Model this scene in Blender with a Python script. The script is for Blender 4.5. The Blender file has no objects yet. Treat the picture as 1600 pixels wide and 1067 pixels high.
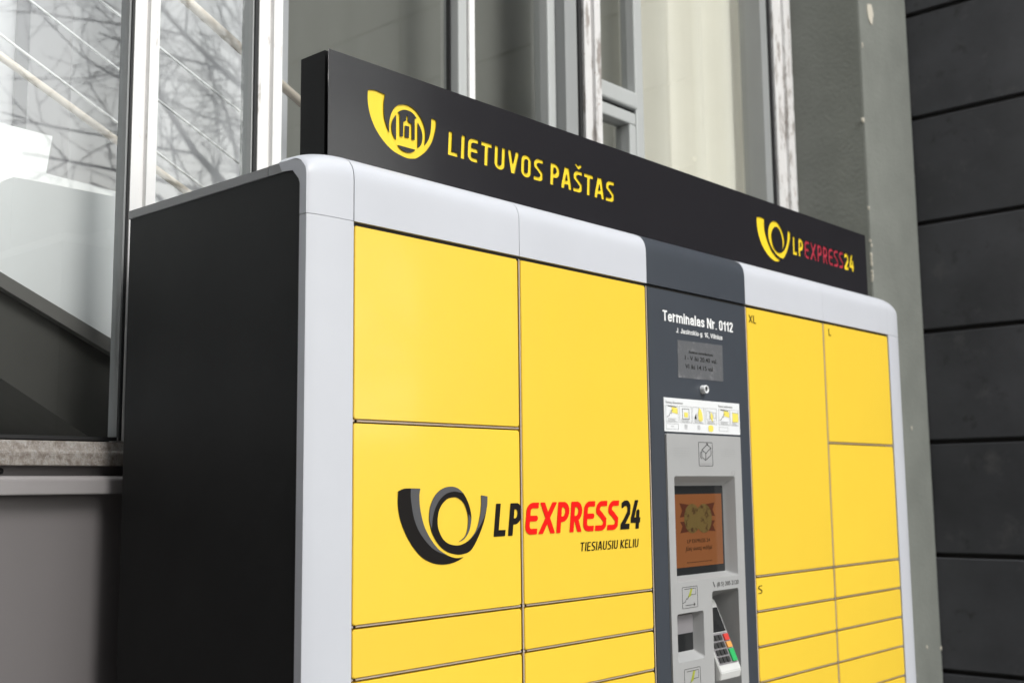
import bpy, bmesh, math, random
import numpy as np
from mathutils import Vector, Matrix

# ------------------------------------------------------------------ camera
H = 1.62                                   # camera height above the pavement
F_PX, YAW, PITCH, ROLL = 1803.72, 0.840805, 0.126188, -0.0113457
CAM = np.array([-1.47587, -1.74211, 0.0])
def basis():
    cy, sy, cp, sp = math.cos(YAW), math.sin(YAW), math.cos(PITCH), math.sin(PITCH)
    fwd = np.array([sy*cp, cy*cp, sp]); right = np.array([cy, -sy, 0.0]); up = np.cross(right, fwd)
    c, s = math.cos(ROLL), math.sin(ROLL)
    return c*right+s*up, -s*right+c*up, fwd
RT, UP, FW = basis()
def un(px, py, y):
    """photo survey point -> (x, z) on the upright plane at depth y (z measured from eye height)"""
    d = FW + RT*(px-800)/F_PX - UP*(py-533.5)/F_PX
    t = (y-CAM[1])/d[1]
    p = CAM + t*d
    return (float(p[0]), float(p[2]))

S = bpy.context.scene
cam = bpy.data.cameras.new('camera'); camo = bpy.data.objects.new('camera', cam); S.collection.objects.link(camo)
camo.matrix_world = Matrix(((RT[0], UP[0], -FW[0], CAM[0]), (RT[1], UP[1], -FW[1], CAM[1]), (RT[2], UP[2], -FW[2], CAM[2]+H), (0, 0, 0, 1)))
cam.sensor_width = 36.0; cam.lens = F_PX/1600*36; cam.clip_start = 0.05; cam.clip_end = 400
cam.dof.use_dof = True; cam.dof.focus_distance = 2.55; cam.dof.aperture_fstop = 3.8
S.camera = camo

# ------------------------------------------------------------------ sky, sun, exposure
SUN_EL, SUN_DIR = math.radians(42), Vector((-0.14, -1.0, 0)).normalized()
w = bpy.data.worlds.new('World'); S.world = w; w.use_nodes = True
nt = w.node_tree; bg = nt.nodes['Background']
sky = nt.nodes.new('ShaderNodeTexSky'); sky.sky_type = 'NISHITA'; sky.sun_disc = False
sky.sun_elevation = SUN_EL; sky.sun_rotation = math.atan2(SUN_DIR.x, SUN_DIR.y)
sky.air_density = 3.2; sky.dust_density = 0.0; sky.ozone_density = 1.0
hs = nt.nodes.new('ShaderNodeHueSaturation'); hs.inputs['Saturation'].default_value = 0.15   # overcast: nearly white
nt.links.new(sky.outputs[0], hs.inputs['Color']); nt.links.new(hs.outputs[0], bg.inputs['Color'])
bg.inputs['Strength'].default_value = 0.15
sun = bpy.data.lights.new('sun', 'SUN'); suno = bpy.data.objects.new('sun', sun); S.collection.objects.link(suno)
sun.energy = 0.9; sun.angle = math.radians(24); sun.color = (1.0, 0.975, 0.94)
sd = Vector((SUN_DIR.x*math.cos(SUN_EL), SUN_DIR.y*math.cos(SUN_EL), math.sin(SUN_EL)))
suno.rotation_euler = sd.to_track_quat('Z', 'Y').to_euler(); suno.location = (0, -6, 12)
S.view_settings.view_transform = 'Standard'; S.view_settings.look = 'None'
S.view_settings.exposure = 1.5; S.view_settings.gamma = 1.0; S.view_settings.use_curve_mapping = False

# ------------------------------------------------------------------ materials
def mat(name, col, rough=0.5, metal=0.0, spec=0.5, bump=0.0, bscale=60, var=0.0, vscale=6, coat=0.0, specks=None, stains=None, emit=None, stretch=None):
    m = bpy.data.materials.new(name); m.use_nodes = True
    t = m.node_tree; n = t.nodes; b = n['Principled BSDF']
    b.inputs['Base Color'].default_value = (*col, 1); b.inputs['Roughness'].default_value = rough
    b.inputs['Metallic'].default_value = metal; b.inputs['Specular IOR Level'].default_value = spec
    if coat: b.inputs['Coat Weight'].default_value = coat; b.inputs['Coat Roughness'].default_value = 0.08
    tc = n.new('ShaderNodeTexCoord'); vec = tc.outputs['Object']
    if stretch:
        mp = n.new('ShaderNodeMapping'); mp.inputs['Scale'].default_value = stretch
        t.links.new(vec, mp.inputs['Vector']); vec = mp.outputs[0]
    colour = None
    def mix(fac, c2):
        nonlocal colour
        mx = n.new('ShaderNodeMix'); mx.data_type = 'RGBA'
        if colour is None: mx.inputs['A'].default_value = (*col, 1)
        else: t.links.new(colour, mx.inputs['A'])
        mx.inputs['B'].default_value = (*c2, 1); t.links.new(fac, mx.inputs['Factor']); colour = mx.outputs['Result']
    def noise(scale, detail=4, rough_=0.55):
        z = n.new('ShaderNodeTexNoise'); z.inputs['Scale'].default_value = scale; z.inputs['Detail'].default_value = detail
        z.inputs['Roughness'].default_value = rough_; t.links.new(vec, z.inputs['Vector']); return z.outputs[0]
    def ramp(src, a, b_):
        r = n.new('ShaderNodeMapRange'); r.inputs['From Min'].default_value = a; r.inputs['From Max'].default_value = b_
        t.links.new(src, r.inputs['Value']); return r.outputs[0]
    if var:
        mix(ramp(noise(vscale, 6), 0.35, 0.7), tuple(max(0, c*(1-var)) for c in col))
        rr = n.new('ShaderNodeMapRange'); rr.inputs['To Min'].default_value = rough*0.85; rr.inputs['To Max'].default_value = min(1, rough*1.25)
        t.links.new(noise(vscale*2.3, 5), rr.inputs['Value']); t.links.new(rr.outputs[0], b.inputs['Roughness'])
    if stains:
        for (sc, lo, hi, c2) in stains: mix(ramp(noise(sc, 8, 0.65), lo, hi), c2)
    if specks:
        sc, size, c2 = specks
        v = n.new('ShaderNodeTexVoronoi'); v.inputs['Scale'].default_value = sc; t.links.new(vec, v.inputs['Vector'])
        g = n.new('ShaderNodeMath'); g.operation = 'LESS_THAN'; g.inputs[1].default_value = size; t.links.new(v.outputs['Distance'], g.inputs[0])
        sel = n.new('ShaderNodeSeparateColor'); t.links.new(v.outputs['Color'], sel.inputs[0])
        g2 = n.new('ShaderNodeMath'); g2.operation = 'GREATER_THAN'; g2.inputs[1].default_value = 0.72; t.links.new(sel.outputs[0], g2.inputs[0])
        g3 = n.new('ShaderNodeMath'); g3.operation = 'MULTIPLY'; t.links.new(g.outputs[0], g3.inputs[0]); t.links.new(g2.outputs[0], g3.inputs[1])
        mix(g3.outputs[0], c2)
    if colour is not None: t.links.new(colour, b.inputs['Base Color'])
    if bump:
        bp = n.new('ShaderNodeBump'); bp.inputs['Strength'].default_value = bump; bp.inputs['Distance'].default_value = 0.004
        t.links.new(noise(bscale, 6), bp.inputs['Height']); t.links.new(bp.outputs[0], b.inputs['Normal'])
    if emit:
        b.inputs['Emission Color'].default_value = (*emit[0], 1); b.inputs['Emission Strength'].default_value = emit[1]
    return m

def glass_mat(name, tint=(0.95, 0.962, 0.96)):
    m = bpy.data.materials.new(name); m.use_nodes = True; t = m.node_tree; n = t.nodes
    n.remove(n['Principled BSDF']); out = n['Material Output']
    tr = n.new('ShaderNodeBsdfTransparent'); tr.inputs[0].default_value = (*tint, 1)
    gl = n.new('ShaderNodeBsdfGlossy'); gl.inputs['Roughness'].default_value = 0.004
    fr = n.new('ShaderNodeFresnel'); ge = n.new('ShaderNodeNewGeometry'); io = n.new('ShaderNodeMapRange'); io.inputs['To Min'].default_value = 1.52; io.inputs['To Max'].default_value = 1/1.52
    t.links.new(ge.outputs['Backfacing'], io.inputs['Value']); t.links.new(io.outputs[0], fr.inputs['IOR'])   # a thin sheet reflects alike from both sides
    mu = n.new('ShaderNodeMath'); mu.operation = 'MULTIPLY'; mu.inputs[1].default_value = 3.2; mu.use_clamp = True   # both faces of both sheets
    mx = n.new('ShaderNodeMixShader')
    t.links.new(fr.outputs[0], mu.inputs[0]); t.links.new(mu.outputs[0], mx.inputs[0])
    t.links.new(tr.outputs[0], mx.inputs[1]); t.links.new(gl.outputs[0], mx.inputs[2]); t.links.new(mx.outputs[0], out.inputs[0])
    tc = n.new('ShaderNodeTexCoord'); nz = n.new('ShaderNodeTexNoise'); nz.inputs['Scale'].default_value = 1.3; nz.inputs['Detail'].default_value = 1
    bp = n.new('ShaderNodeBump'); bp.inputs['Strength'].default_value = 0.02; bp.inputs['Distance'].default_value = 0.02
    t.links.new(tc.outputs['Object'], nz.inputs['Vector']); t.links.new(nz.outputs[0], bp.inputs['Height']); t.links.new(bp.outputs[0], gl.inputs['Normal'])
    return m

M = {
 'yellow': mat('yellow_door_paint', (0.86, 0.585, 0.050), 0.30, var=0.03, vscale=3, bump=0.10, bscale=5, coat=0.25, specks=(38, 0.012, (0.25, 0.16, 0.02))),
 'silver': mat('silver_paint', (0.535, 0.548, 0.592), 0.36, var=0.04, vscale=4, bump=0.012, bscale=600),
 'trim': mat('shade_toned_trim', (0.27, 0.272, 0.278), 0.4, var=0.05, vscale=5),  # silver paint darkened to carry the shade of the side faces
 'grey': mat('slate_grey_paint', (0.046, 0.053, 0.066), 0.38, var=0.08, vscale=5, bump=0.012, bscale=600, specks=(45, 0.012, (0.2, 0.2, 0.2))),
 'black': mat('black_side_panel', (0.012, 0.0125, 0.013), 0.5, spec=0.18, var=0.12, vscale=3, bump=0.02, bscale=400),
 'signblack': mat('black_sign_face', (0.017, 0.016, 0.019), 0.15, spec=0.7, var=0.1, vscale=4, specks=(60, 0.02, (0.35, 0.35, 0.34))),
 'signside': mat('black_sign_casing', (0.008, 0.008, 0.008), 0.5, spec=0.15, specks=(50, 0.02, (0.2, 0.2, 0.2))),
 'acry': mat('yellow_acrylic', (0.85, 0.62, 0.03), 0.3, specks=(120, 0.03, (0.5, 0.35, 0.05))),
 'acrr': mat('red_acrylic', (0.45, 0.035, 0.06), 0.35),
 'gap': mat('dark_gap', (0.01, 0.009, 0.008), 0.7),
 'strip': mat('raw_metal_strip', (0.55, 0.47, 0.40), 0.38, metal=0.25, var=0.12, vscale=25),
 'inkblack': mat('black_print', (0.009, 0.0075, 0.007), 0.6, spec=0.15),
 'inkgrey': mat('grey_print', (0.085, 0.085, 0.09), 0.6, spec=0.2),
 'inkred': mat('red_print', (0.78, 0.006, 0.003), 0.6, spec=0.2),
 'white': mat('white_print', (0.80, 0.80, 0.80), 0.5),
 'plate': mat('white_instruction_plate', (0.74, 0.75, 0.76), 0.4, var=0.03, vscale=20),
 'inkmid': mat('pale_grey_print', (0.30, 0.30, 0.30), 0.5),
 'inkyel': mat('pale_yellow_print', (0.78, 0.66, 0.12), 0.5),
 'inkgreen': mat('olive_print', (0.32, 0.36, 0.03), 0.5),
 'film': mat('scuffed_clear_film', (0.115, 0.118, 0.125), 0.30, stains=[(30, 0.56, 0.70, (0.22, 0.22, 0.23))], bump=0.25, bscale=45),
 'console': mat('moulded_grey_plastic', (0.36, 0.36, 0.36), 0.42, var=0.05, vscale=8, bump=0.05, bscale=700),
 'consolewhite': mat('white_plastic', (0.58, 0.58, 0.57), 0.4, var=0.04, vscale=10),
 'bezel': mat('dark_screen_bezel', (0.018, 0.019, 0.020), 0.15),
 'chrome': mat('brushed_chrome', (0.75, 0.75, 0.75), 0.25, metal=1.0),
 'slotgrey': mat('slot_flap', (0.22, 0.21, 0.22), 0.4),
 'keyred': mat('red_key', (0.55, 0.05, 0.04), 0.4), 'keyor': mat('orange_key', (0.7, 0.32, 0.08), 0.4), 'keygr': mat('green_key', (0.03, 0.38, 0.11), 0.4),
 'keydark': mat('dark_key', (0.03, 0.03, 0.03), 0.5),
 'screen': mat('orange_screen', (0.12, 0.045, 0.018), 0.12, emit=((0.55, 0.20, 0.06), 0.05)),
 'screenink': mat('screen_ink', (0.03, 0.015, 0.008), 0.2), 'screenred': mat('screen_ribbon', (0.07, 0.022, 0.012), 0.2),
 'screengold': mat('screen_coin', (0.11, 0.075, 0.025), 0.2, stains=[(60, 0.5, 0.62, (0.05, 0.025, 0.012))]),
 'frame': mat('white_window_paint', (0.84, 0.83, 0.82), 0.45, var=0.10, vscale=9, bump=0.1, bscale=90, stretch=(1, 1, 0.25),
              stains=[(26, 0.60, 0.70, (0.36, 0.31, 0.27))]),
 'frameold': mat('peeling_window_paint', (0.70, 0.69, 0.685), 0.5, var=0.12, vscale=12, bump=0.3, bscale=70, stretch=(1, 1, 0.3),
              stains=[(22, 0.52, 0.62, (0.30, 0.27, 0.25)), (70, 0.63, 0.70, (0.22, 0.13, 0.08))]),
 'reveal': mat('shade_grey_reveal', (0.30, 0.31, 0.31), 0.5, var=0.08, vscale=5, stretch=(1, 1, 0.3)),  # greyed to put the shade of left-facing frame sides into the colour
 'sash': mat('pale_grey_sash', (0.43, 0.445, 0.44), 0.45, var=0.06, vscale=6, stretch=(1, 1, 0.3)),
 'gasket': mat('rubber_gasket', (0.012, 0.012, 0.013), 0.6),
 'glass': glass_mat('window_glass'),
 'sill': mat('weathered_metal_sill', (0.36, 0.33, 0.30), 0.6, bump=0.7, bscale=90, stretch=(1.3, 1, 1),
             stains=[(45, 0.42, 0.62, (0.20, 0.165, 0.14)), (110, 0.52, 0.68, (0.40, 0.385, 0.375)), (190, 0.56, 0.72, (0.13, 0.105, 0.09))]),
 'panel': mat('taupe_wall_panel', (0.19, 0.175, 0.176), 0.45, var=0.06, vscale=2.5, bump=0.04, bscale=300),
 'ledge': mat('taupe_ledge', (0.33, 0.31, 0.31), 0.4, var=0.08, vscale=10),
 'stucco': mat('grey_green_render', (0.195, 0.205, 0.185), 0.85, var=0.16, vscale=5, bump=0.6, bscale=55, specks=(9, 0.035, (0.42, 0.41, 0.36))),
 'chip': mat('pale_plaster_chip', (0.55, 0.51, 0.43), 0.9, bump=0.5, bscale=80),
 'slab': mat('dark_stone_slab', (0.068, 0.069, 0.077), 0.55, var=0.35, vscale=3.2, bump=0.25, bscale=22, stains=[(5, 0.58, 0.74, (0.10, 0.098, 0.10)), (9, 0.60, 0.7, (0.035, 0.034, 0.037))]),
 'joint': mat('slab_joint', (0.040, 0.037, 0.037), 0.9),
 'dwall': mat('dark_rendered_wall', (0.06, 0.06, 0.062), 0.9, var=0.2, vscale=1),
 'curtain': mat('cream_curtain', (0.95, 0.92, 0.81), 0.85, var=0.05, vscale=2.5, bump=0.1, bscale=300),
 'gcurtain': mat('grey_curtain', (0.29, 0.292, 0.262), 0.85, var=0.08, vscale=2),
 'inwall': mat('pale_interior_wall', (0.82, 0.83, 0.86), 0.8, var=0.05, vscale=1),
 'dayscreen': mat('pale_day_screen', (0.48, 0.485, 0.505), 0.8, var=0.06, vscale=3),
 'incol': mat('grey_interior_column', (0.46, 0.46, 0.485), 0.8, var=0.05, vscale=2),
 'infloor': mat('pale_terrazzo_floor', (0.74, 0.73, 0.71), 0.5),
 'balus': mat('white_acrylic_balustrade', (0.86, 0.88, 0.88), 0.5),
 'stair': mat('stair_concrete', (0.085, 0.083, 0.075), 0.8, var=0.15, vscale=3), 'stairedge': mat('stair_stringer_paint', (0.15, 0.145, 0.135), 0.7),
 'wood': mat('beech_handrail', (0.78, 0.70, 0.60), 0.4, var=0.12, vscale=14), 'wire': mat('white_wire', (0.85, 0.86, 0.87), 0.4),
 'bark': mat('grey_bark', (0.045, 0.042, 0.040), 0.9, var=0.2, vscale=20, bump=0.5, bscale=40),
 'bwhite': mat('white_render', (0.82, 0.82, 0.81), 0.8, var=0.04, vscale=0.6), 'bwin': mat('far_window_glass', (0.30, 0.33, 0.35), 0.2), 'broof': mat('far_roof_metal', (0.32, 0.33, 0.35), 0.6),
 'pave': mat('concrete_paving', (0.20, 0.195, 0.185), 0.85, var=0.2, vscale=0.8, bump=0.3, bscale=30), 'asphalt': mat('asphalt', (0.05, 0.05, 0.052), 0.9, var=0.2, vscale=1.5, bump=0.5, bscale=60),
}

def translucent(m, amount):
    t = m.node_tree; n = t.nodes; out = n['Material Output']; p = n['Principled BSDF']
    tl = n.new('ShaderNodeBsdfTranslucent'); mx = n.new('ShaderNodeMixShader'); mx.inputs[0].default_value = amount
    tl.inputs[0].default_value = p.inputs['Base Color'].default_value
    if p.inputs['Base Color'].links: t.links.new(p.inputs['Base Color'].links[0].from_socket, tl.inputs[0])
    t.links.new(p.outputs[0], mx.inputs[1]); t.links.new(tl.outputs[0], mx.inputs[2]); t.links.new(mx.outputs[0], out.inputs[0])
translucent(M['curtain'], 0.3); translucent(M['gcurtain'], 0.4); translucent(M['balus'], 0.0)

def per_object(m, amount):
    t = m.node_tree; n = t.nodes; p = n['Principled BSDF']; src = p.inputs['Base Color'].links[0].from_socket
    oi = n.new('ShaderNodeObjectInfo'); mr = n.new('ShaderNodeMapRange'); mr.inputs['To Min'].default_value = 1-amount; mr.inputs['To Max'].default_value = 1+amount*.4
    hv = n.new('ShaderNodeHueSaturation'); t.links.new(oi.outputs['Random'], mr.inputs['Value']); t.links.new(mr.outputs[0], hv.inputs['Value'])
    t.links.new(src, hv.inputs['Color']); t.links.new(hv.outputs[0], p.inputs['Base Color'])
per_object(M['yellow'], 0.05); per_object(M['slab'], 0.22)

# ------------------------------------------------------------------ helpers (z given from eye height; H is added on linking)
COL = S.collection
def link(o, parent=None):
    COL.objects.link(o)
    if parent is not None:
        o.parent = parent; o.matrix_parent_inverse = Matrix.Translation(-parent_loc(parent))
    return o
LOCS = {}
def parent_loc(p):
    return LOCS.get(p.name, Vector((0, 0, 0)))
def thing(name, loc, label, cat, group=None):
    o = bpy.data.objects.new(name, None); o.empty_display_size = 0.1
    o.location = (loc[0], loc[1], loc[2]+H); LOCS[o.name] = Vector(o.location); COL.objects.link(o)
    tag(o, label, cat, group); return o
def tag(o, label=None, cat=None, group=None, kind=None):
    if label: o['label'] = label
    if cat: o['category'] = cat
    if group: o['group'] = group
    if kind: o['kind'] = kind
    return o
def obj(name, bm, m, parent=None, smooth=False):
    me = bpy.data.meshes.new(name)
    for v in bm.verts: v.co.z += H
    bm.normal_update(); bm.to_mesh(me); bm.free()
    me.materials.append(M[m])
    if smooth:
        for p in me.polygons: p.use_smooth = True
    return link(bpy.data.objects.new(name, me), parent)
def bm_box(bm, x0, x1, y0, y1, z0, z1):
    vs = [bm.verts.new((x, y, z)) for x in (x0, x1) for y in (y0, y1) for z in (z0, z1)]
    fs = []
    for idx in ((0, 1, 3, 2), (4, 6, 7, 5), (0, 4, 5, 1), (2, 3, 7, 6), (0, 2, 6, 4), (1, 5, 7, 3)):
        fs.append(bm.faces.new([vs[i] for i in idx]))
    return vs, fs
def box(name, x0, x1, y0, y1, z0, z1, m, parent=None, bevel=0.0, seg=2):
    bm = bmesh.new(); bm_box(bm, x0, x1, y0, y1, z0, z1); bmesh.ops.recalc_face_normals(bm, faces=bm.faces)
    if bevel: bmesh.ops.bevel(bm, geom=bm.edges[:], offset=bevel, segments=seg, affect='EDGES', profile=0.5)
    return obj(name, bm, m, parent, smooth=False)
def poly_prism_y(name, pts, y0, y1, m, parent=None, bevel=0):
    """outline in x,z pushed from y0 (front) to y1"""
    bm = bmesh.new()
    a = [bm.verts.new((x, y0, z)) for x, z in pts]; b = [bm.verts.new((x, y1, z)) for x, z in pts]
    bm.faces.new(a); bm.faces.new(b[::-1]); n = len(pts)
    for i in range(n): bm.faces.new((a[i], b[i], b[(i+1) % n], a[(i+1) % n]))
    bmesh.ops.recalc_face_normals(bm, faces=bm.faces)
    if bevel: bmesh.ops.bevel(bm, geom=bm.edges[:], offset=bevel, segments=2, affect='EDGES')
    return obj(name, bm, m, parent)
def poly_prism_x(name, pts, x0, x1, m, parent=None, bevel=0):
    bm = bmesh.new()
    a = [bm.verts.new((x0, y, z)) for y, z in pts]; b = [bm.verts.new((x1, y, z)) for y, z in pts]
    bm.faces.new(a); bm.faces.new(b[::-1]); n = len(pts)
    for i in range(n): bm.faces.new((a[i], b[i], b[(i+1) % n], a[(i+1) % n]))
    bmesh.ops.recalc_face_normals(bm, faces=bm.faces)
    if bevel: bmesh.ops.bevel(bm, geom=bm.edges[:], offset=bevel, segments=2, affect='EDGES')
    return obj(name, bm, m, parent)
def tube_bm(bm, pts, rads, k=8):
    rings = []
    for i, p in enumerate(pts):
        p = Vector(p); d = Vector(pts[min(i+1, len(pts)-1)]) - Vector(pts[max(i-1, 0)]); d.normalize()
        a = d.cross(Vector((0, 0, 1)) if abs(d.z) < 0.9 else Vector((1, 0, 0))).normalized(); b = d.cross(a)
        rings.append([bm.verts.new(p + (a*math.cos(2*math.pi*j/k)+b*math.sin(2*math.pi*j/k))*rads[i]) for j in range(k)])
    for r, s in zip(rings, rings[1:]):
        for j in range(k): bm.faces.new((r[j], r[(j+1) % k], s[(j+1) % k], s[j]))
    bm.faces.new(rings[0][::-1]); bm.faces.new(rings[-1])
def tube(name, pts, r, m, parent=None, k=10):
    bm = bmesh.new(); tube_bm(bm, pts, [r]*len(pts), k); return obj(name, bm, m, parent, True)

# flat shapes: closed contours in (x, z) -> filled mesh facing -Y, holes by even-odd
def flat(name, contours, y, m, parent=None, thick=0.0003, xmax=None):
    cu = bpy.data.curves.new(name, 'CURVE'); cu.dimensions = '2D'; cu.fill_mode = 'BOTH' if thick > 0 else 'FRONT'; cu.extrude = thick/2
    for c in contours:
        sp = cu.splines.new('POLY'); sp.points.add(len(c)-1); sp.use_cyclic_u = True
        for p, (x, z) in zip(sp.points, c): p.co = (x, z, 0, 1)
    tmp = bpy.data.objects.new('tmp', cu); COL.objects.link(tmp)
    me = bpy.data.meshes.new_from_object(tmp.evaluated_get(bpy.context.evaluated_depsgraph_get()))
    bpy.data.objects.remove(tmp); bpy.data.curves.remove(cu)
    return finish_flat(me, name, y-thick/2, m, parent, xmax)
def finish_flat(me, name, y, m, parent, xmax=None):
    me.name = name; co = np.empty(len(me.vertices)*3); me.vertices.foreach_get('co', co); co = co.reshape(-1, 3)
    out = np.stack([co[:, 0], y-co[:, 2], co[:, 1]+H], 1)
    if xmax is not None: out[:, 0] = np.minimum(out[:, 0], xmax)
    me.vertices.foreach_set('co', out.ravel().astype(np.float32)); me.materials.clear(); me.materials.append(M[m]); me.update()
    return link(bpy.data.objects.new(name, me), parent)
def text(name, body, x0, x1, zb, y, m, parent, cap=None, bold=0.0, shear=0.0, thick=0.0003):
    """built-in font, fitted to run from x0 to x1 with its baseline at zb and capital height cap"""
    cu = bpy.data.curves.new(name, 'FONT'); cu.body = body; cu.size = 1.0; cu.offset = bold; cu.shear = shear; cu.extrude = thick*5; cu.fill_mode = 'BOTH'
    cu.resolution_u = 4
    tmp = bpy.data.objects.new('tmp', cu); COL.objects.link(tmp)
    me = bpy.data.meshes.new_from_object(tmp.evaluated_get(bpy.context.evaluated_depsgraph_get()))
    bpy.data.objects.remove(tmp); bpy.data.curves.remove(cu)
    co = np.empty(len(me.vertices)*3); me.vertices.foreach_get('co', co); co = co.reshape(-1, 3)
    a, b = co[:, 0].min(), co[:, 0].max(); sx = (x1-x0)/(b-a); sz = cap/0.70 if cap else sx
    co[:, 0] = x0+(co[:, 0]-a)*sx; co[:, 1] = zb+co[:, 1]*sz; co[:, 2] *= 0.1
    me.vertices.foreach_set('co', co.ravel().astype(np.float32))
    return finish_flat(me, name, y-thick/2, m, parent)
def smooth_outline(pts, n=6):
    """pts: (u, v) or (u, v, 1) where the 1 marks a sharp corner; Catmull-Rom between corners"""
    N = len(pts); out = []
    for i in range(N):
        p1, p2 = pts[i], pts[(i+1) % N]
        p0 = p1 if len(p1) > 2 else pts[i-1]; p3 = p2 if len(p2) > 2 else pts[(i+2) % N]
        for k in range(n):
            t = k/n
            out.append(tuple(0.5*((2*p1[j])+(-p0[j]+p2[j])*t+(2*p0[j]-5*p1[j]+4*p2[j]-p3[j])*t*t+(-p0[j]+3*p1[j]-3*p2[j]+p3[j])*t**3) for j in (0, 1)))
    return out
def traced(pts, ox, oy, sc, y, n=6):
    return [un(ox+u/sc, oy+v/sc, y) for u, v in smooth_outline(pts, n)]

# own condensed sign alphabet: strokes -> distance field -> outlines
def arc(cx, cy, rx, ry, a0, a1, n=9):
    return [(cx+rx*math.cos(math.radians(a0+(a1-a0)*i/n)), cy+ry*math.sin(math.radians(a0+(a1-a0)*i/n))) for i in range(n+1)]
def glyph(ch, W, h):
    """strokes in a box W wide and 1 high; h = half stroke"""
    l, r, b, t, o = h, W-h, h, 1-h, 0.3
    R = (r-l)/2; c = W/2
    if ch == 'L': return W*0.86, [[(l, 1+o), (l, -o)], [(-o, b), (W, b)]]
    if ch == 'I': return 2*h, [[(h, 1+o), (h, -o)]]
    if ch == 'E':
        q = min(R*0.95, .24)
        return W*0.92, [[(W, t)]+arc(l+q, t-q, q, q, 90, 180)+arc(l+q, b+q, q, q, 180, 270)+[(W, b)], [(l, .5), (W*0.76, .5)]]
    if ch == 'e': return W*0.86, [[(l, 1+o), (l, -o)], [(-o, t), (W, t)], [(-o, b), (W, b)], [(l, .5), (W*0.74, .5)]]
    if ch == 'T': return W, [[(-o, t), (W+o, t)], [(c, t), (c, -o)]]
    if ch == 'U': return W, [[(l, 1+o)]+arc(c, b+R, R, R, 180, 360)+[(r, 1+o)]]
    if ch == 'V': return W*1.04, [[(h*.9-.03, 1.08), (W*.52, -.02)], [(W*1.04-h*.9+.03, 1.08), (W*.52, -.02)]]
    if ch == 'O': return W, [arc(c, t-R, R, R, 0, 180)+arc(c, b+R, R, R, 180, 360)+[(r, t-R)]]
    if ch in 'SŠ':
        q = R*0.95
        s = [(W, t)]+arc(l+q, t-q, q, q, 90, 180)+[(l+.01, .64), (c-.02, .53), (c+.04, .47), (r-.01, .35)]+arc(r-q, b+q, q, q, 0, -90)+[(-o, b)]
        g = [smoothline(s)]
        if ch == 'Š': g.append([(c-.13, 1.27), (c, 1.15), (c+.13, 1.27)])
        return W*0.94, g
    if ch == 'P': return W*0.95, [[(l, 1+o), (l, -o)], [(l, t), (r-R, t)]+arc(r-R-.03, t-.235, R, .235, 90, -90)+[(l, t-.47)]]
    if ch == 'R': return W*0.97, [[(l, 1+o), (l, -o)], [(l, t), (r-R, t)]+arc(r-R-.03, t-.235, R, .235, 90, -90)+[(l, t-.47)], [(c-.02, .45), (r+.03, -.08)]]
    if ch == 'A': return W*1.06, [[(h*.8-.02, -.08), (W*.46, 1.0)], [(W*1.06-h*.8+.02, -.08), (W*.60, 1.0)], [(W*.46, t), (W*.60, t)], [(W*.2, .3), (W*.86, .3)]]
    if ch == 'X': return W*1.28, [[(h*.6, -.06), (W*1.28-h*.6, 1.06)], [(h*.6, 1.06), (W*1.28-h*.6, -.06)]]
    if ch == 'K': return W, [[(l, 1+o), (l, -o)], [(l, .42), (W+.02, 1.08)], [(l+.1, .52), (W+.02, -.08)]]
    if ch == '2': return W*0.92, [smoothline([(l-.06, t-.08), (l+.06, t-.01)]+arc(c-.02, t-.24, R, .24, 80, -25)+[(c-.02, .33), (l, b+.05)]), [(-o, b), (W, b)]]
    if ch == '4': return W, [[(W*.55, 1.06), (l*.8, .30)], [(0.0, .30), (W, .30)], [(W*.72, .58), (W*.72, -o)]]
    return W*0.5, []
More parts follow.
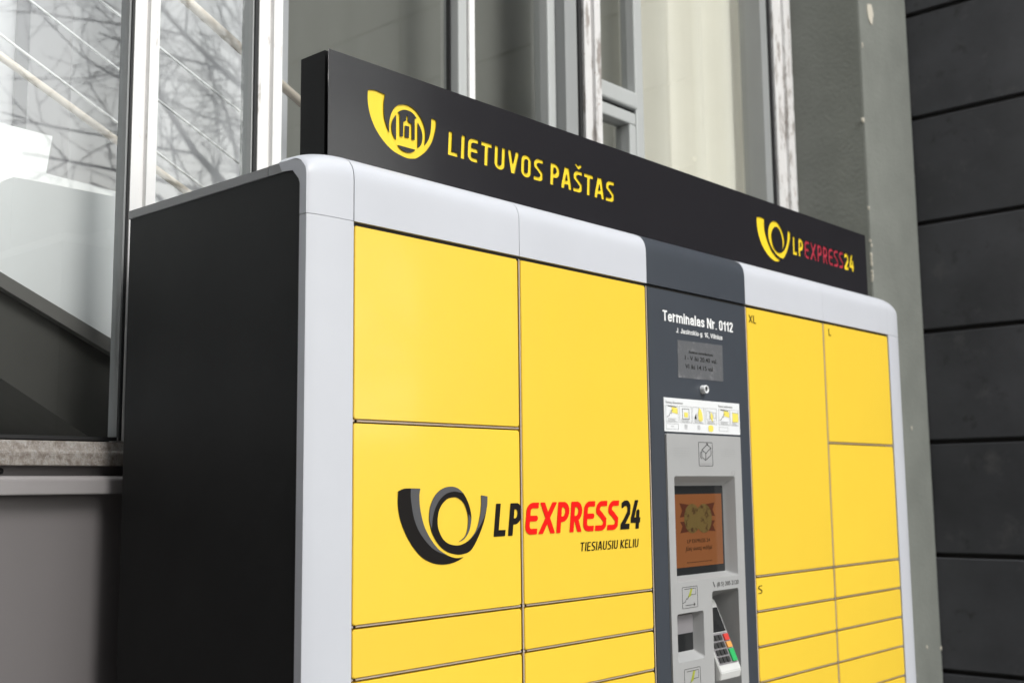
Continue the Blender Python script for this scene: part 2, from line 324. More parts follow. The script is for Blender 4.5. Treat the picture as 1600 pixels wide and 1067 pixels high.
def glyph2(ch, h):
    """bold condensed grotesque, x-height .74"""
    x, o = .74, .3; W = .50; l, r, c = h, W-h, W/2; R = (r-l)/2; t = x-h; b = h
    if ch == 'T': return .56, [[(-o, 1-h), (1, 1-h)], [(.28, 1-h), (.28, -o)]]
    if ch == 'e': return W, [[(l, .38), (r, .38), (r, t-R)]+arc(c, t-R, R, R, 0, 180)+arc(c, b+R, R, R, 180, 330)]
    if ch == 'r': return .36, [[(l, x), (l, -o)], [(l, t-.14), (l+.08, t-.02), (.40, t)]]
    if ch in 'nm':
        n1 = [[(l, x), (l, -o)], [(l, t-R)]+arc(c, t-R, R, R, 180, 0)+[(r, -o)]]
        if ch == 'n': return W, n1
        return W+2*R, n1+[[(r, t-R)]+arc(c+2*R, t-R, R, R, 180, 0)+[(r+2*R, -o)]]
    if ch == 'u': return W, [[(r, x), (r, -o)], [(l, x), (l, b+R)]+arc(c, b+R, R, R, 180, 360)]
    if ch == 'i': return 2*h, [[(h, x), (h, -o)], [(h, .93), (h, 1.2)]]
    if ch == 'l': return 2*h, [[(h, 1.2), (h, -o)]]
    if ch == 'a': return W, [arc(c, t-R, R, R, 160, 0)+[(r, -o)], [(r, .44), (c, .42)]+arc(l+.12, .245, .12, .16, 90, 270)+[(r, .17)]]
    if ch == 's': return .46, [[(.40, t-.10)]+arc(.23, t-.13, .15, .13, 20, 180)+[(.12, .44), (.34, .31)]+arc(.23, b+.13, .15, .13, 0, -160)]
    if ch == 'N': return .60, [[(h, 1.2), (h, -o)], [(.60-h, 1.2), (.60-h, -o)], [(h, 1.0), (.60-h, 0)]]
    if ch == '.': return 2*h, [[(h, -o), (h, .03)]]
    if ch == ',': return 2*h, [[(h, .03), (h, .02)], [(h*1.2, .06), (h*.4, -.16)]]
    if ch == '0': return W, [arc(c, 1-h-R, R, R, 0, 180)+arc(c, b+R, R, R, 180, 360)+[(r, 1-h-R)]]
    if ch == '1': return .34, [[(.25, 1.2), (.25, -o)], [(.02, .72), (.22, .82)]]
    if ch == '2': return W, [arc(c, 1-h-R, R, R, 170, -20)+[(c, .36), (l, b+.03)], [(-o, b), (1, b)]]
    if ch == '6': return W, [arc(c, b+R, R, R, 0, 360), arc(c, 1-h-R, R, R, 20, 180)+[(l, b+R)]]
    if ch == 'J': return .44, [[(.44-h, 1.2), (.44-h, .25)]+arc(.22, .25, .22-h, .25-h, 0, -170)]
    if ch == 'k': return .48, [[(h, 1.2), (h, -o)], [(h, .30), (.47, .80)], [(.2, .42), (.48, -.08)]]
    if ch == 'o': return W, [arc(c, t-R, R, R, 0, 180)+arc(c, b+R, R, R, 180, 360)+[(r, t-R)]]
    if ch == 'g': return W, [arc(c, t-R, R, R, 0, 180)+arc(c, b+R+.06, R, R, 180, 360)+[(r, t-R)], [(r, x), (r, -.05)]+arc(c, -.05, R, .12, 0, -160)]
    if ch == 'V': return .60, [[(h*.9-.03, 1.08), (.30, 0)], [(.60-h*.9+.03, 1.08), (.30, 0)]]
    return .25, []
def smoothline(p): return p
def outlines(ch, W, h):
    adv, st = glyph(ch, W, h) if W else glyph2(ch, h)
    low = -.24 if (not W and ch in 'g,') else 0.0
    if not st: return adv, []
    top = 1.36 if ch == 'Š' else 1.0
    st_n = 1/72; pad = 3.137*st_n
    xs = np.arange(-pad, adv+pad+st_n, st_n); zs = np.arange(low-pad, top+pad+st_n, st_n)
    X, Zg = np.meshgrid(xs, zs, indexing='ij'); D = np.full(X.shape, 9.0)
    for k, line in enumerate(st):
        hw = h*0.72 if (ch == 'Š' and k == 1) else h
        dd = np.full(X.shape, 9.0)
        for (ax, az), (bx, bz) in zip(line, line[1:]):
            dx, dz = bx-ax, bz-az; L2 = dx*dx+dz*dz+1e-12
            t = np.clip(((X-ax)*dx+(Zg-az)*dz)/L2, 0, 1); dd = np.minimum(dd, np.hypot(X-ax-t*dx, Zg-az-t*dz)-hw)
        if not (ch == 'Š' and k == 1): dd = np.maximum(dd, Zg-1.0)
        D = np.minimum(D, dd)
    D = np.maximum(D, np.maximum(np.maximum(-X, X-adv), low-Zg))
    # marching squares
    segs = {}
    nx, nz = D.shape
    def ip(i, j, k, l_):
        a, b = D[i, j], D[k, l_]; t = a/(a-b)
        return (float(xs[i]+(xs[k]-xs[i])*t), float(zs[j]+(zs[l_]-zs[j])*t))
    sg = (D < 0)
    code = sg[:-1, :-1]*1+sg[1:, :-1]*2+sg[1:, 1:]*4+sg[:-1, 1:]*8
    T = {1: [(3, 0)], 2: [(0, 1)], 3: [(3, 1)], 4: [(1, 2)], 5: [(3, 0), (1, 2)], 6: [(0, 2)], 7: [(3, 2)], 8: [(2, 3)], 9: [(2, 0)], 10: [(0, 1), (2, 3)], 11: [(2, 1)], 12: [(1, 3)], 13: [(1, 0)], 14: [(0, 3)]}
    nxt = {}; pos = {}
    for i, j in zip(*np.nonzero((code > 0) & (code < 15))):
        i, j = int(i), int(j)
        ed = {0: ('h', i, j), 1: ('v', i+1, j), 2: ('h', i, j+1), 3: ('v', i, j)}
        for a, b in T[int(code[i, j])]:
            for e in (a, b):
                key = ed[e]
                if key not in pos: pos[key] = ip(key[1], key[2], key[1]+1, key[2]) if key[0] == 'h' else ip(key[1], key[2], key[1], key[2]+1)
            nxt[ed[a]] = ed[b]
    res = []
    while nxt:
        s = next(iter(nxt)); loop = []; k = s
        while k in nxt: loop.append(pos[k]); k = nxt.pop(k)
        if len(loop) > 5:
            loop = [p for q, p in enumerate(loop) if math.hypot(p[0]-loop[q-1][0], p[1]-loop[q-1][1]) > 1e-5]
            keep = []          # drop points on straight runs
            n_ = len(loop)
            for q in range(n_):
                (ax, az), (bx, bz), (cx, cz) = loop[q-1], loop[q], loop[(q+1) % n_]
                if abs((bx-ax)*(cz-az)-(bz-az)*(cx-ax)) > 1e-6: keep.append((bx, bz))
            res.append(keep if len(keep) > 3 else loop)
    return adv, res
GC = {}
def word(txt, x0, x1, z0, z1, y=None, W=0.5, h=0.085, gap=0.16, space=0.35, shear=0.0):
    """contours per letter of a word fitted between x0 and x1"""
    items = []; cx = 0.0
    for ch in txt:
        if ch == ' ': cx += space; continue
        key = (ch, W, h)
        if key not in GC: GC[key] = outlines(*key)
        adv, cs = GC[key]; items.append((cx, cs)); cx += adv+gap
    tot = cx-gap; hh = z1-z0; sx = (x1-x0-shear*hh)/tot
    return [[[(x0+(ox+px)*sx+shear*pz*hh, z0+pz*hh) for px, pz in c] for c in cs] for ox, cs in items]

random.seed(7)
# ================================================================== THE SETTING
FRONT_Y, GLASS_L, GLASS_R = 0.80, 0.850, 0.905
g = bmesh.new(); bmesh.ops.create_grid(g, x_segments=1, y_segments=1, size=150)
for v in g.verts: v.co.z = -H-0.004
tag(obj('ground', g, 'asphalt'), kind='structure')
box('pavement', -9, 16, -6.5, 0.86, -H-0.12, -H+0.0, 'pave'); tag(bpy.data.objects['pavement'], kind='structure')

bld = thing('office_building', (1.6, 0.9, -H), 'older office building with tall white-framed windows and grey-green pilaster behind the yellow terminal', 'building')
ZTOP = 3.6
# lower wall, ledge and sill
box('wall_panel', -3.4, 3.398, 0.80, 0.86, -H, 0.0, 'panel', bld)
poly_prism_x('ledge', [(0.752, -0.003), (0.752, 0.030), (0.765, 0.037), (0.80, 0.040), (0.80, -0.003)], -3.4, 3.398, 'ledge', bld, 0.002)
box('recess_strip', -3.4, 3.398, 0.815, 0.86, 0.040, 0.062, 'panel', bld)
tube('screw_head', [(-0.322, 0.815, 0.050), (-0.322, 0.808, 0.050)], 0.007, 'gasket', bld, 8)
poly_prism_x('sill', [(0.780, 0.062), (0.778, 0.092), (0.782, 0.096), (0.786, 0.118), (0.86, 0.122), (0.86, 0.062)], -3.4, 3.398, 'sill', bld, 0.0015)
# window bays
def bay(x0, x1, yg, reveal=True, left='frame'):
    """glass between x0 and x1 with the reveals of its frame; returns the window part"""
    wd = box('window', x0, x1, yg-0.024, yg+0.03, 0.1225, 0.131, 'gasket', bld)         # bottom rail
    bm = bmesh.new(); z0, z1 = 0.131, ZTOP
    vs = [bm.verts.new(p) for p in ((x0, yg, z0), (x1, yg, z0), (x1, yg, z1), (x0, yg, z1))]; bm.faces.new(vs)
    obj('pane', bm, 'glass', wd)
    return wd
def mullion(x0, x1, yb, m='frame'):
    """white double profile with a groove, standing in front of the glass line"""
    wdt = x1-x0
    pts = [(x0, FRONT_Y), (x0+wdt*.36, FRONT_Y), (x0+wdt*.37, FRONT_Y+.012), (x0+wdt*.60, FRONT_Y+.012), (x0+wdt*.61, FRONT_Y-.004), (x1, FRONT_Y-.004), (x1, yb), (x0, yb)]
    bm = bmesh.new()
    a = [bm.verts.new((x, y, 0.122)) for x, y in pts]; b = [bm.verts.new((x, y, ZTOP)) for x, y in pts]
    bm.faces.new(a); bm.faces.new(b[::-1])
    for i in range(len(pts)): bm.faces.new((a[i], b[i], b[(i+1) % len(pts)], a[(i+1) % len(pts)]))
    bmesh.ops.recalc_face_normals(bm, faces=bm.faces)
    return obj('mullion', bm, m, bld)
# left bay (beyond the frame edge too), narrow bay, wide bay with centre post, right bay with opening sash and curtain
w0 = bay(-1.46, -0.048, FRONT_Y+.030); w1 = bay(0.032, 0.322, FRONT_Y+.030); w2 = bay(0.416, 1.762, GLASS_R); w3 = bay(1.888, 3.196, GLASS_R)
wl = bay(-2.95, -1.55, GLASS_L)
mullion(-1.55, -1.46, GLASS_L+.03)
mullion(-0.037, 0.030, .862); mullion(0.336, 0.412, .862); mullion(1.789, 1.884, GLASS_R+.03, 'frameold'); mullion(3.228, 3.396, GLASS_R+.03, 'frameold')
for wd, x0, x1, ya, yb in ((w0, -0.0425, -0.0375, .804, .809), (w1, 0.3265, 0.3355, .804, .811), (w2, 1.7705, 1.7885, .812, .84), (w3, 3.2085, 3.2275, .812, .84)):
    box('gasket', x0, x1, ya, yb, 0.123, ZTOP, 'gasket', wd)
box('frame_side', -0.0475, -0.0375, .8095, .850, .132, ZTOP, 'reveal', w0); box('frame_side', 0.3225, 0.3355, .8115, .862, .132, ZTOP, 'sash', w1)
box('reveal', 1.700, 1.770, FRONT_Y+.02, GLASS_R+.03, 0.151, ZTOP, 'reveal', w2, 0.003)
box('reveal', 3.150, 3.208, FRONT_Y+.02, GLASS_R+.03, 0.151, ZTOP, 'reveal', w3, 0.003)
box('sash_edge', 1.655, 1.699, GLASS_R-.04, GLASS_R+.03, 0.151, ZTOP, 'sash', w2, 0.006)
x0, _ = un(715, 50, GLASS_R-.04); x1, _ = un(738, 50, GLASS_R-.04)
box('centre_post', x0, x1-.030, GLASS_R-.045, GLASS_R+.03, 0.151, ZTOP, 'sash', w2, 0.006)
box('centre_post', x1-.029, x1, GLASS_R-.055, GLASS_R+.03, 0.151, ZTOP, 'frame', w2, 0.006)
box('gasket', x0-.005, x0-.001, GLASS_R-.008, GLASS_R+.01, 0.151, ZTOP, 'gasket', w2)
# opening sash in the right bay
sx0, sx1 = 1.90, un(1000, 50, GLASS_R-.03)[0]
yS = GLASS_R-.03
zt1 = un(1000, 165, yS)[1]; zt0 = un(997, 184, yS)[1]
box('sash_post', sx1-.055, sx1, yS-.01, yS+.06, 0.151, ZTOP, 'sash', w3, 0.006)
box('transom', sx0-.02, sx1-.056, yS-.02, yS+.06, zt0+.02, zt1+.035, 'sash', w3, 0.008)
box('gasket', sx0-.02, sx1-.060, yS+.002, yS+.05, zt0+.006, zt0+.0195, 'gasket', w3)
box('sash_rail', sx0-.02, sx1-.062, yS-.012, yS+.06, zt0-.045, zt0+.005, 'sash', w3, 0.006)
box('sash_stile', sx1-.105, sx1-.062, yS-.013, yS+.06, 0.151, zt0-.046, 'sash', w3, 0.006)
box('sash_shadow_gap', sx1-.0615, sx1-.0555, yS+.015, yS+.06, 0.151, zt0-.046, 'gasket', w3)
box('lintel', -3.4, 3.398, 0.79, 0.95, ZTOP, ZTOP+1.4, 'panel', bld)
# pilaster with paint damage
PX0, PX1, PY = 3.40, 3.945, 0.453
bm = bmesh.new(); bm_box(bm, PX0, PX1, PY, 0.95, -H, ZTOP+1.4); bmesh.ops.recalc_face_normals(bm, faces=bm.faces)
bmesh.ops.bevel(bm, geom=[e for e in bm.edges if abs(e.verts[0].co.z-e.verts[1].co.z) > 1], offset=0.004, segments=2, affect='EDGES')
pil = obj('pilaster', bm, 'stucco', bld)
def chip(px, py, rx, rz, face='front'):
    x, z = un(px, py, PY); n = 11; pts = []
    for i in range(n):
        a = 2*math.pi*i/n; q = random.uniform(.72, 1.1); pts.append((x+rx*math.cos(a)*q, z+rz*math.sin(a)*q-(rz*.35 if i in (8, 9) else 0)))
    if face == 'front': poly_prism_y('paint_chip', pts, PY-.003, PY+.004, 'chip', pil)
chip(1359, 20, .040, .05)
chip(1348.5, 187, .011, .011); chip(1347, 70, .005, .014)
for py in (376, 383, 398, 405, 412, 424, 431, 437): chip(1360.5+(py-376)*.045+random.uniform(-.6, .6), py, random.uniform(.003, .008), random.uniform(.005, .012))
chip(1424, 668, .006, .009); chip(1448, 1010, .008, .007); chip(1470, 1012, .007, .009); chip(1405, 655, .006, .006); chip(1357.5, 325, .004, .008)
box('floor_slab', -3.4, 3.398, 0.95, 6.0, -H, 0.0, 'infloor', bld)

# slab-clad wing on the right, standing forward of the facade
WX = 3.952
wing = thing('clad_wing', (WX+.4, -1.6, -H), 'building wing clad in big dark stone slabs with open joints beside the grey-green pilaster', 'building')
box('core_wall', WX+.03, WX+.9, -3.98, 0.95, -H, 4.95, 'joint', wing)
pitch, zj = 0.5286, 0.194
for r in range(-4, 9):
    z0 = zj+r*pitch+.011; z1 = zj+(r+1)*pitch-.011
    if z0 < -H: z0 = -H+.01
    if z1 <= z0+.05: continue
    off = 0.0
    for (ya, yb) in ((0.94, -0.72), (-0.732, -2.35), (-2.362, -3.99)):
        dx = random.uniform(-.003, .003)
        box('slab', WX+dx, WX+.029+.0, yb, ya, z0, z1, 'slab', wing, 0.004, 1)
# added wing, unseen on the left: keeps the daylight off everything facing it
ow = thing('shade_wing', (-3.6, -1.5, -H), 'added unseen dark wing that keeps daylight off the surfaces facing it', 'building')
box('wall', -4.4, -3.42, -14.0, 0.95, -H, 12.0, 'dwall', ow); box('coping', -4.45, -3.37, -14.05, 0.95, 12.004, 12.1, 'broof', ow)

# building across the street (seen in the window glass)
far = thing('apartment_block', (2, -28, -H), 'grey rendered apartment block across the street mirrored low in the left window', 'building')
YB = -25.0; za = 1.3
box('wall', -14, 34, YB-9, YB, -H, za, 'dwall', far); box('roof', -14.2, 34.2, YB-9.2, YB+.2, za+.004, za+.20, 'broof', far)
for i in range(14):
    for zz in (-.6,):
        x = -11+i*3.1
        wn = box('window', x, x+1.2, YB-.02, YB+.03, zz, zz+1.5, 'bwhite', far); box('glass', x+.08, x+1.12, YB+.032, YB+.036, zz+.08, zz+1.42, 'bwin', wn)

# interior behind the glass
def stru(o): return tag(o, kind='structure')
stru(box('interior_wall', -3.4, 2.14, 1.66, 1.8, 0.0, ZTOP, 'inwall')); stru(box('interior_cross_wall', 2.142, 2.22, 1.40, 1.8, 0.0, ZTOP, 'inwall'))
rw = box('backlight_window', 2.222, 3.4, 1.67, 1.75, 0.0, 0.3, 'inwall', bld)                # unseen windows added so daylight reaches the curtain from behind
for i in range(3): box('backlight_mullion', 2.26+i*.53, 2.30+i*.53, 1.68, 1.74, 0.301, ZTOP, 'sash', rw)
stru(box('interior_side_wall', -3.55, -3.402, 0.96, 1.8, 0.0, ZTOP, 'inwall'))
stru(box('interior_side_wall', 3.402, 3.55, 0.96, 1.75, 0.0, ZTOP, 'inwall'))
for px0, px1 in ((45, 112), (-150, -60)):
    a = un(px0, 100, 1.56)[0]; b = un(px1, 100, 1.56)[0]
    c = box('interior_column', a, b, 1.56, 1.655, 0.001, ZTOP, 'incol'); tag(c, kind='structure')
pa, pb = un(236, 50, 1.13)[0], un(446, 50, 1.13)[0]
stru(box('daylight_screen', pa, pb-.13, 1.13, 1.27, 0.001, ZTOP, 'dayscreen')); stru(box('daylight_screen', pb-.128, pb, 1.115, 1.27, 0.001, ZTOP, 'dayscreen'))  # pale screen added near the glass to catch daylight behind the narrow pane
st = thing('staircase', (0.6, 1.3, 0), 'concrete staircase with white rail wires and pale wooden handrail seen behind the tall windows', 'staircase')
YS = 1.06
def ext(p, q, t0, t1):
    a = un(*p, YS); b = un(*q, YS); return ((a[0]+(b[0]-a[0])*t0, a[1]+(b[1]-a[1])*t0), (a[0]+(b[0]-a[0])*t1, a[1]+(b[1]-a[1])*t1))
A, B = ext((0, 432), (172, 535), -1.2, 1.75); Cc, Dd = ext((0, 590), (165, 700), -1.2, 1.15)
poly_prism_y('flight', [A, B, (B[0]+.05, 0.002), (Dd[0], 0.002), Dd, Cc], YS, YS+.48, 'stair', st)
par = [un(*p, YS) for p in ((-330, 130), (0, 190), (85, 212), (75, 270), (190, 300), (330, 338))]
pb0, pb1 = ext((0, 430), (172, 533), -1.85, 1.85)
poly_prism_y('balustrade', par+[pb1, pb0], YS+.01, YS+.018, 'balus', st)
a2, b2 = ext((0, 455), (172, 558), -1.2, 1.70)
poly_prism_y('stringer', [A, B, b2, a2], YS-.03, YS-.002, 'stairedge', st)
for p, q, t0, t1 in (((0, 58), (312, 292), -.5, 1.25), ((40, 0), (365, 252), -.6, 1.2), ((150, 0), (362, 168), -.6, 1.25)):
    a, b = ext(p, q, t0, t1); tube('rail_wire', [(a[0], YS-.01, a[1]), (b[0], YS-.01, b[1])], .0036, 'wire', st, 6)
a, b = ext((0, 95), (290, 305), -.6, 1.25); tube('handrail', [(a[0], YS-.02, a[1]), (b[0], YS-.02, b[1])], .0105, 'wood', st)
YS = 1.00; a, b = ext((290, 0), (470, 160), -.8, 1.15); tube('handrail', [(a[0], YS, a[1]), (b[0], YS, b[1])], .015, 'wood', st); YS = 1.06
for px in (-90,):
    x = un(px, 400, YS)[0]; za_ = un(px, 500, YS)[1]
    tube('rail_post', [(x, YS+.04, za_), (x, YS+.04, za_+1.5)], .012, 'wire', st, 8)
# railing seen below the stair flight
for p, q in (((-60, 685), (22, 620)), ((22, 700), (70, 665))):
    a = un(*p, 1.62); b = un(*q, 1.62); tube('lower_handrail', [(a[0], 1.62, a[1]), (b[0], 1.62, b[1])], .016, 'incol', st, 8)
a = un(78, 640, 1.62); tube('lower_post', [(a[0], 1.62, .002), (a[0], 1.62, a[1])], .035, 'gasket', st, 8)
# curtains
def curtain(name, x0, x1, y, amp, folds, m, label, z0=.16, jit=.5):
    bm = bmesh.new(); n = folds*10; rows = []
    ph = [random.uniform(-jit, jit) for _ in range(folds+2)]
    for zz in (z0, ZTOP-.02):
        row = []
        for i in range(n+1):
            t = i/n; k = t*folds; a = k+ph[int(k)]*(k-int(k))*(1-(k-int(k)))*2
            row.append(bm.verts.new((x0+(x1-x0)*t, y+amp*math.sin(2*math.pi*a)+amp*.4*math.sin(5.3*a+1), zz)))
        rows.append(row)
    for i in range(n): bm.faces.new((rows[0][i], rows[0][i+1], rows[1][i+1], rows[1][i]))
    o = obj(name, bm, m, None, True); 
    return tag(o, label, 'curtain')
curtain('curtain', 2.36, 3.36, .985, .034, 4, 'curtain', 'cream curtain in soft folds hanging behind the window beside the pilaster')
curtain('curtain', un(1002, 50, 1.15)[0]-.02-.62, un(1002, 50, 1.15)[0]-.02, 1.15, .012, 4, 'gcurtain', 'dull grey curtain behind the opening sash window', jit=.2)
curtain('curtain', un(449, 50, 1.15)[0], un(1002, 50, 1.15)[0]-.66, 1.15, .012, 5, 'gcurtain', 'dull grey curtain behind the window with the centre post', jit=.2)

# bare tree in front of the building (mirrored in the windows)
tree = thing('bare_tree', (8.2, -8, -H), 'bare winter tree whose branches are mirrored in the narrow window beside the terminal', 'tree')
tr = random.Random(11)
trunk_bm = bmesh.new(); crown_bm = bmesh.new()
def branch(bm, p, d, L, r, depth):
    n = 5; pts = [p]; rr = [r]; q = Vector(p); dv = Vector(d)
    for i in range(n):
        dv = (dv+Vector((tr.uniform(-.22, .22), tr.uniform(-.22, .22), tr.uniform(-.13, .20)))).normalized()
        q = q+dv*L/n; pts.append(q.copy()); rr.append(r*(1-.62*(i+1)/n))
    tube_bm(bm, pts, rr, 6 if depth < 2 else 4)
    if depth >= 4: return
    kids = (5, 6, 6, 4)[depth]
    for k in range(kids):
        i = 1+int((n-1)*((k+.6)/kids)); a = Vector(pts[min(i, n)]) 
        side = dv.cross(Vector((tr.uniform(-1, 1), tr.uniform(-1, 1), tr.uniform(-1, 1)))).normalized()
        nd = (dv*tr.uniform(.35, .9)+side*tr.uniform(.6, 1.0)+Vector((0, 0, .12))).normalized()
        branch(crown_bm, a, nd, L*tr.uniform(.48, .68), max(rr[min(i, n)]*tr.uniform(.45, .65), .0055), depth+1)
tz = -H-.01
tpts = [(8.2, -8, tz), (8.15, -8.02, tz+1.5), (8.0, -7.95, tz+3.0), (7.9, -8.0, tz+4.4), (7.85, -8.1, tz+5.8), (7.7, -8.1, tz+7.6), (7.6, -8.0, tz+9.2)]
tube_bm(trunk_bm, tpts, [.20, .17, .15, .12, .09, .055, .02], 10)
for (i, d, L, r) in ((2, (-1, .1, .42), 3.4, .070), (2, (.8, -.6, .5), 3.0, .07), (3, (-1, -.1, .55), 3.8, .065), (3, (.9, .3, .6), 2.8, .06), (3, (-.75, .65, .15), 3.0, .055), (4, (-.95, .15, .5), 3.2, .055), (4, (.4, .9, .6), 2.4, .05), (4, (-.6, -.6, .8), 2.8, .05), (5, (-.8, .2, .75), 2.2, .035), (5, (.6, -.3, .8), 2.0, .035), (2, (-1, .25, .08), 3.0, .05)):
    branch(crown_bm, Vector(tpts[i]), Vector(d).normalized(), L, r, 1)
obj('trunk', trunk_bm, 'bark', tree, True); obj('crown', crown_bm, 'bark', tree, True)

# ================================================================== PARCEL TERMINAL
XL, XR, YB_ = -0.110, 2.614, 0.6735
X0, C1, C2, C3, C4, C5 = 0.0, 0.5, 1.0068, 1.5133, 2.0062, 2.5037
ZD, Z1, Z2, P = 0.5246, 0.1339, -0.2623, 0.0992
ZBOT = Z2-12*P
pt = thing('parcel_terminal', (1.25, 0.33, -H), 'yellow and silver parcel locker terminal with black side panel and control column', 'parcel locker')
box('carcass', XL+.006, XR-.006, 0.034, YB_-.002, ZBOT-.06, 0.640, 'gap', pt)
box('plinth', XL+.02, XR-.02, 0.05, YB_-.02, -H, ZBOT-.061, 'grey', pt)
# left black side panel, inset in its silver edge trim
def side(xo, sgn, lab):
    xi = xo+sgn*.004
    pts = [(.0325, ZBOT-.05)]+[(.0325+.022-.022*math.cos(a), .6295-.022+.022*math.sin(a)) for a in [math.pi/2*k/10 for k in range(11)]]+[(YB_-.004, .6295), (YB_-.004, ZBOT-.05)]
    poly_prism_x('side_panel', pts, xi-.0015 if sgn > 0 else xi-.004, xi+.004 if sgn > 0 else xi+.0015, 'black', pt)
side(XL, 1, ''); side(XR, -1, '')
# roof with the edge trims
def prof(x):
    """front/top profile (y, z) of the silver covers at x: flat front, rounded into the roof; lower and set back at the two ends"""
    t = 0.0
    if x < 0: t = min(1, -x/.11)
    if x > C5: t = min(1, (x-C5)/.11)
    k = 1-math.sqrt(max(0, 1-t*t*.98)); dz, dy = .030*k, .013*k
    base = [(0, .5335), (0, .60), (0, .617), (.0008, .628), (.0035, .640), (.008, .6495), (.015, .6585), (.024, .665), (.034, .6695), (.046, .6725), (.06, .6745), (.09, .676)]
    out = []
    for y, z in base:
        f = max(0, (z-.60)/(.676-.60)); out.append((y+dy*(1-.0*f), z-dz*f))
    return out
def cover(name, x0, x1, m, n=1, xs=None):
    bm = bmesh.new(); xs = xs or [x0+(x1-x0)*i/n for i in range(n+1)]
    rings = []
    for x in xs:
        p = prof(x); dz_ = .676-p[-1][1]; ring = p+[(.09, .656-dz_), (.055, .652-dz_), (.036, .632-dz_), (.031, .61-dz_*.6), (.031, .5335)]
        rings.append([bm.verts.new((x, y, z)) for y, z in ring])
    k = len(rings[0])
    for a, b in zip(rings, rings[1:]):
        for j in range(k): bm.faces.new((a[j], a[(j+1) % k], b[(j+1) % k], b[j]))
    bm.faces.new(rings[0][::-1]); bm.faces.new(rings[-1]); bmesh.ops.recalc_face_normals(bm, faces=bm.faces)
    o = obj(name, bm, m, pt)
    for pgn in o.data.polygons: pgn.use_smooth = len(pgn.vertices) == 4
    o.data.set_sharp_from_angle(angle=math.radians(32)); return o
g_ = .0007
cover('top_cover', X0+g_+.0008, C1-g_, 'silver'); cover('top_cover', C1+g_, C2+.001, 'silver')
cover('console_cover', C2+.0016, C3-.0022, 'grey')
cover('top_cover', C3-.0016, C4-.0003, 'silver'); cover('top_cover', C4+.0003, C5-.0002, 'silver')
capx = [-.11+.11*(1-math.cos(math.pi/2*i/14)) for i in range(15)]
cover('corner_cap', 0, 0, 'silver', xs=[x-g_ for x in capx])
cover('corner_cap', 0, 0, 'silver', xs=[C5+g_*.5-x for x in reversed(capx)])
poly = [(.092, .6465), (.0925, .6755), (YB_, .6755), (YB_, .6465)]
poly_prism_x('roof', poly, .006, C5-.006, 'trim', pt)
# edge trims (silver strip round the side panel: along the roof and down the front)
def trim(xo, sgn):
    xa, xb = (xo, xo+.010) if sgn > 0 else (xo-.010, xo)
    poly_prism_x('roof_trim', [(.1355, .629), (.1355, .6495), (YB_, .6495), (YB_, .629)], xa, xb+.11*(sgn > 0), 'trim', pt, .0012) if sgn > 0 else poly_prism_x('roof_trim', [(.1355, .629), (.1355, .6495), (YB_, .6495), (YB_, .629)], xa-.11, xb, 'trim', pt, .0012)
    bm = bmesh.new()
    outer = [(.0132, .534)]+[(.0132+.040-.040*math.cos(a), .6495-.040+.040*math.sin(a)) for a in [math.pi/2*k/10 for k in range(11)]]+[(.1345, .6495)]
    inner = [(.033, .534)]+[(.033+.022-.022*math.cos(a), .629-.022+.022*math.sin(a)) for a in [math.pi/2*k/10 for k in range(11)]]+[(.1345, .629)]
    for p, q, p2, q2 in zip(outer, inner, outer[1:], inner[1:]):
        vs = [bm.verts.new((x, *c)) for x in (xa-.0003*sgn, xb) for c in (p, q, q2, p2)]
        bm.faces.new(vs[:4]); bm.faces.new(vs[4:][::-1])
        for i in range(4): bm.faces.new((vs[i], vs[4+i], vs[4+(i+1) % 4], vs[(i+1) % 4]))
    bmesh.ops.remove_doubles(bm, verts=bm.verts, dist=1e-5); bmesh.ops.recalc_face_normals(bm, faces=bm.faces)
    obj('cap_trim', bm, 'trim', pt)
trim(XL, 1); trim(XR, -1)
# corner posts: slightly bowed front, running into the side trim
def post(sgn):
    n = 8; pts = []
    for i in range(n+1):
        t = i/n; k = 1-math.sqrt(max(0, 1-t*t*.98)); pts.append((-.11*t, .013*k))
    pts = pts+[(-.11, .0325), (0.0, .0325)]
    if sgn < 0: pts = [(C5+.0005-x, y) for x, y in pts]
    bm = bmesh.new(); a = [bm.verts.new((x, y, ZBOT-.05)) for x, y in pts]; b = [bm.verts.new((x, y, .5325)) for x, y in pts]
    bm.faces.new(a); bm.faces.new(b[::-1]); m_ = len(pts)
    for i in range(m_): bm.faces.new((a[i], b[i], b[(i+1) % m_], a[(i+1) % m_]))
    bmesh.ops.recalc_face_normals(bm, faces=bm.faces); o = obj('corner_post', bm, 'silver', pt)
    for p_ in o.data.polygons: p_.use_smooth = True
    o.data.set_sharp_from_angle(angle=math.radians(35))
post(1); post(-1)
# doors
SHARE = {}
def door(x0, x1, z0, z1):
    """one door leaf with softly broken edges; doors of one size share their mesh"""
    wx, wz = round(x1-x0, 4), round(z1-z0, 4)
    if (wx, wz) not in SHARE:
        bm = bmesh.new(); bm_box(bm, 0, wx, 0, .022, 0, wz); bmesh.ops.recalc_face_normals(bm, faces=bm.faces)
        bmesh.ops.bevel(bm, geom=[e for e in bm.edges if abs(e.verts[0].co.y-e.verts[1].co.y) > .01], offset=.003, segments=3, affect='EDGES')
        bmesh.ops.bevel(bm, geom=[e for e in bm.edges if e.verts[0].co.y < .001 and e.verts[1].co.y < .001], offset=.0012, segments=2, affect='EDGES')
        me = bpy.data.meshes.new('door'); bm.to_mesh(me); bm.free(); me.materials.append(M['yellow']); SHARE[(wx, wz)] = me
    o = bpy.data.objects.new('door', SHARE[(wx, wz)]); link(o, pt); o.location = (x0, 0.0+random.uniform(0, .0006), z0+H)
    return o
RAIL = {}
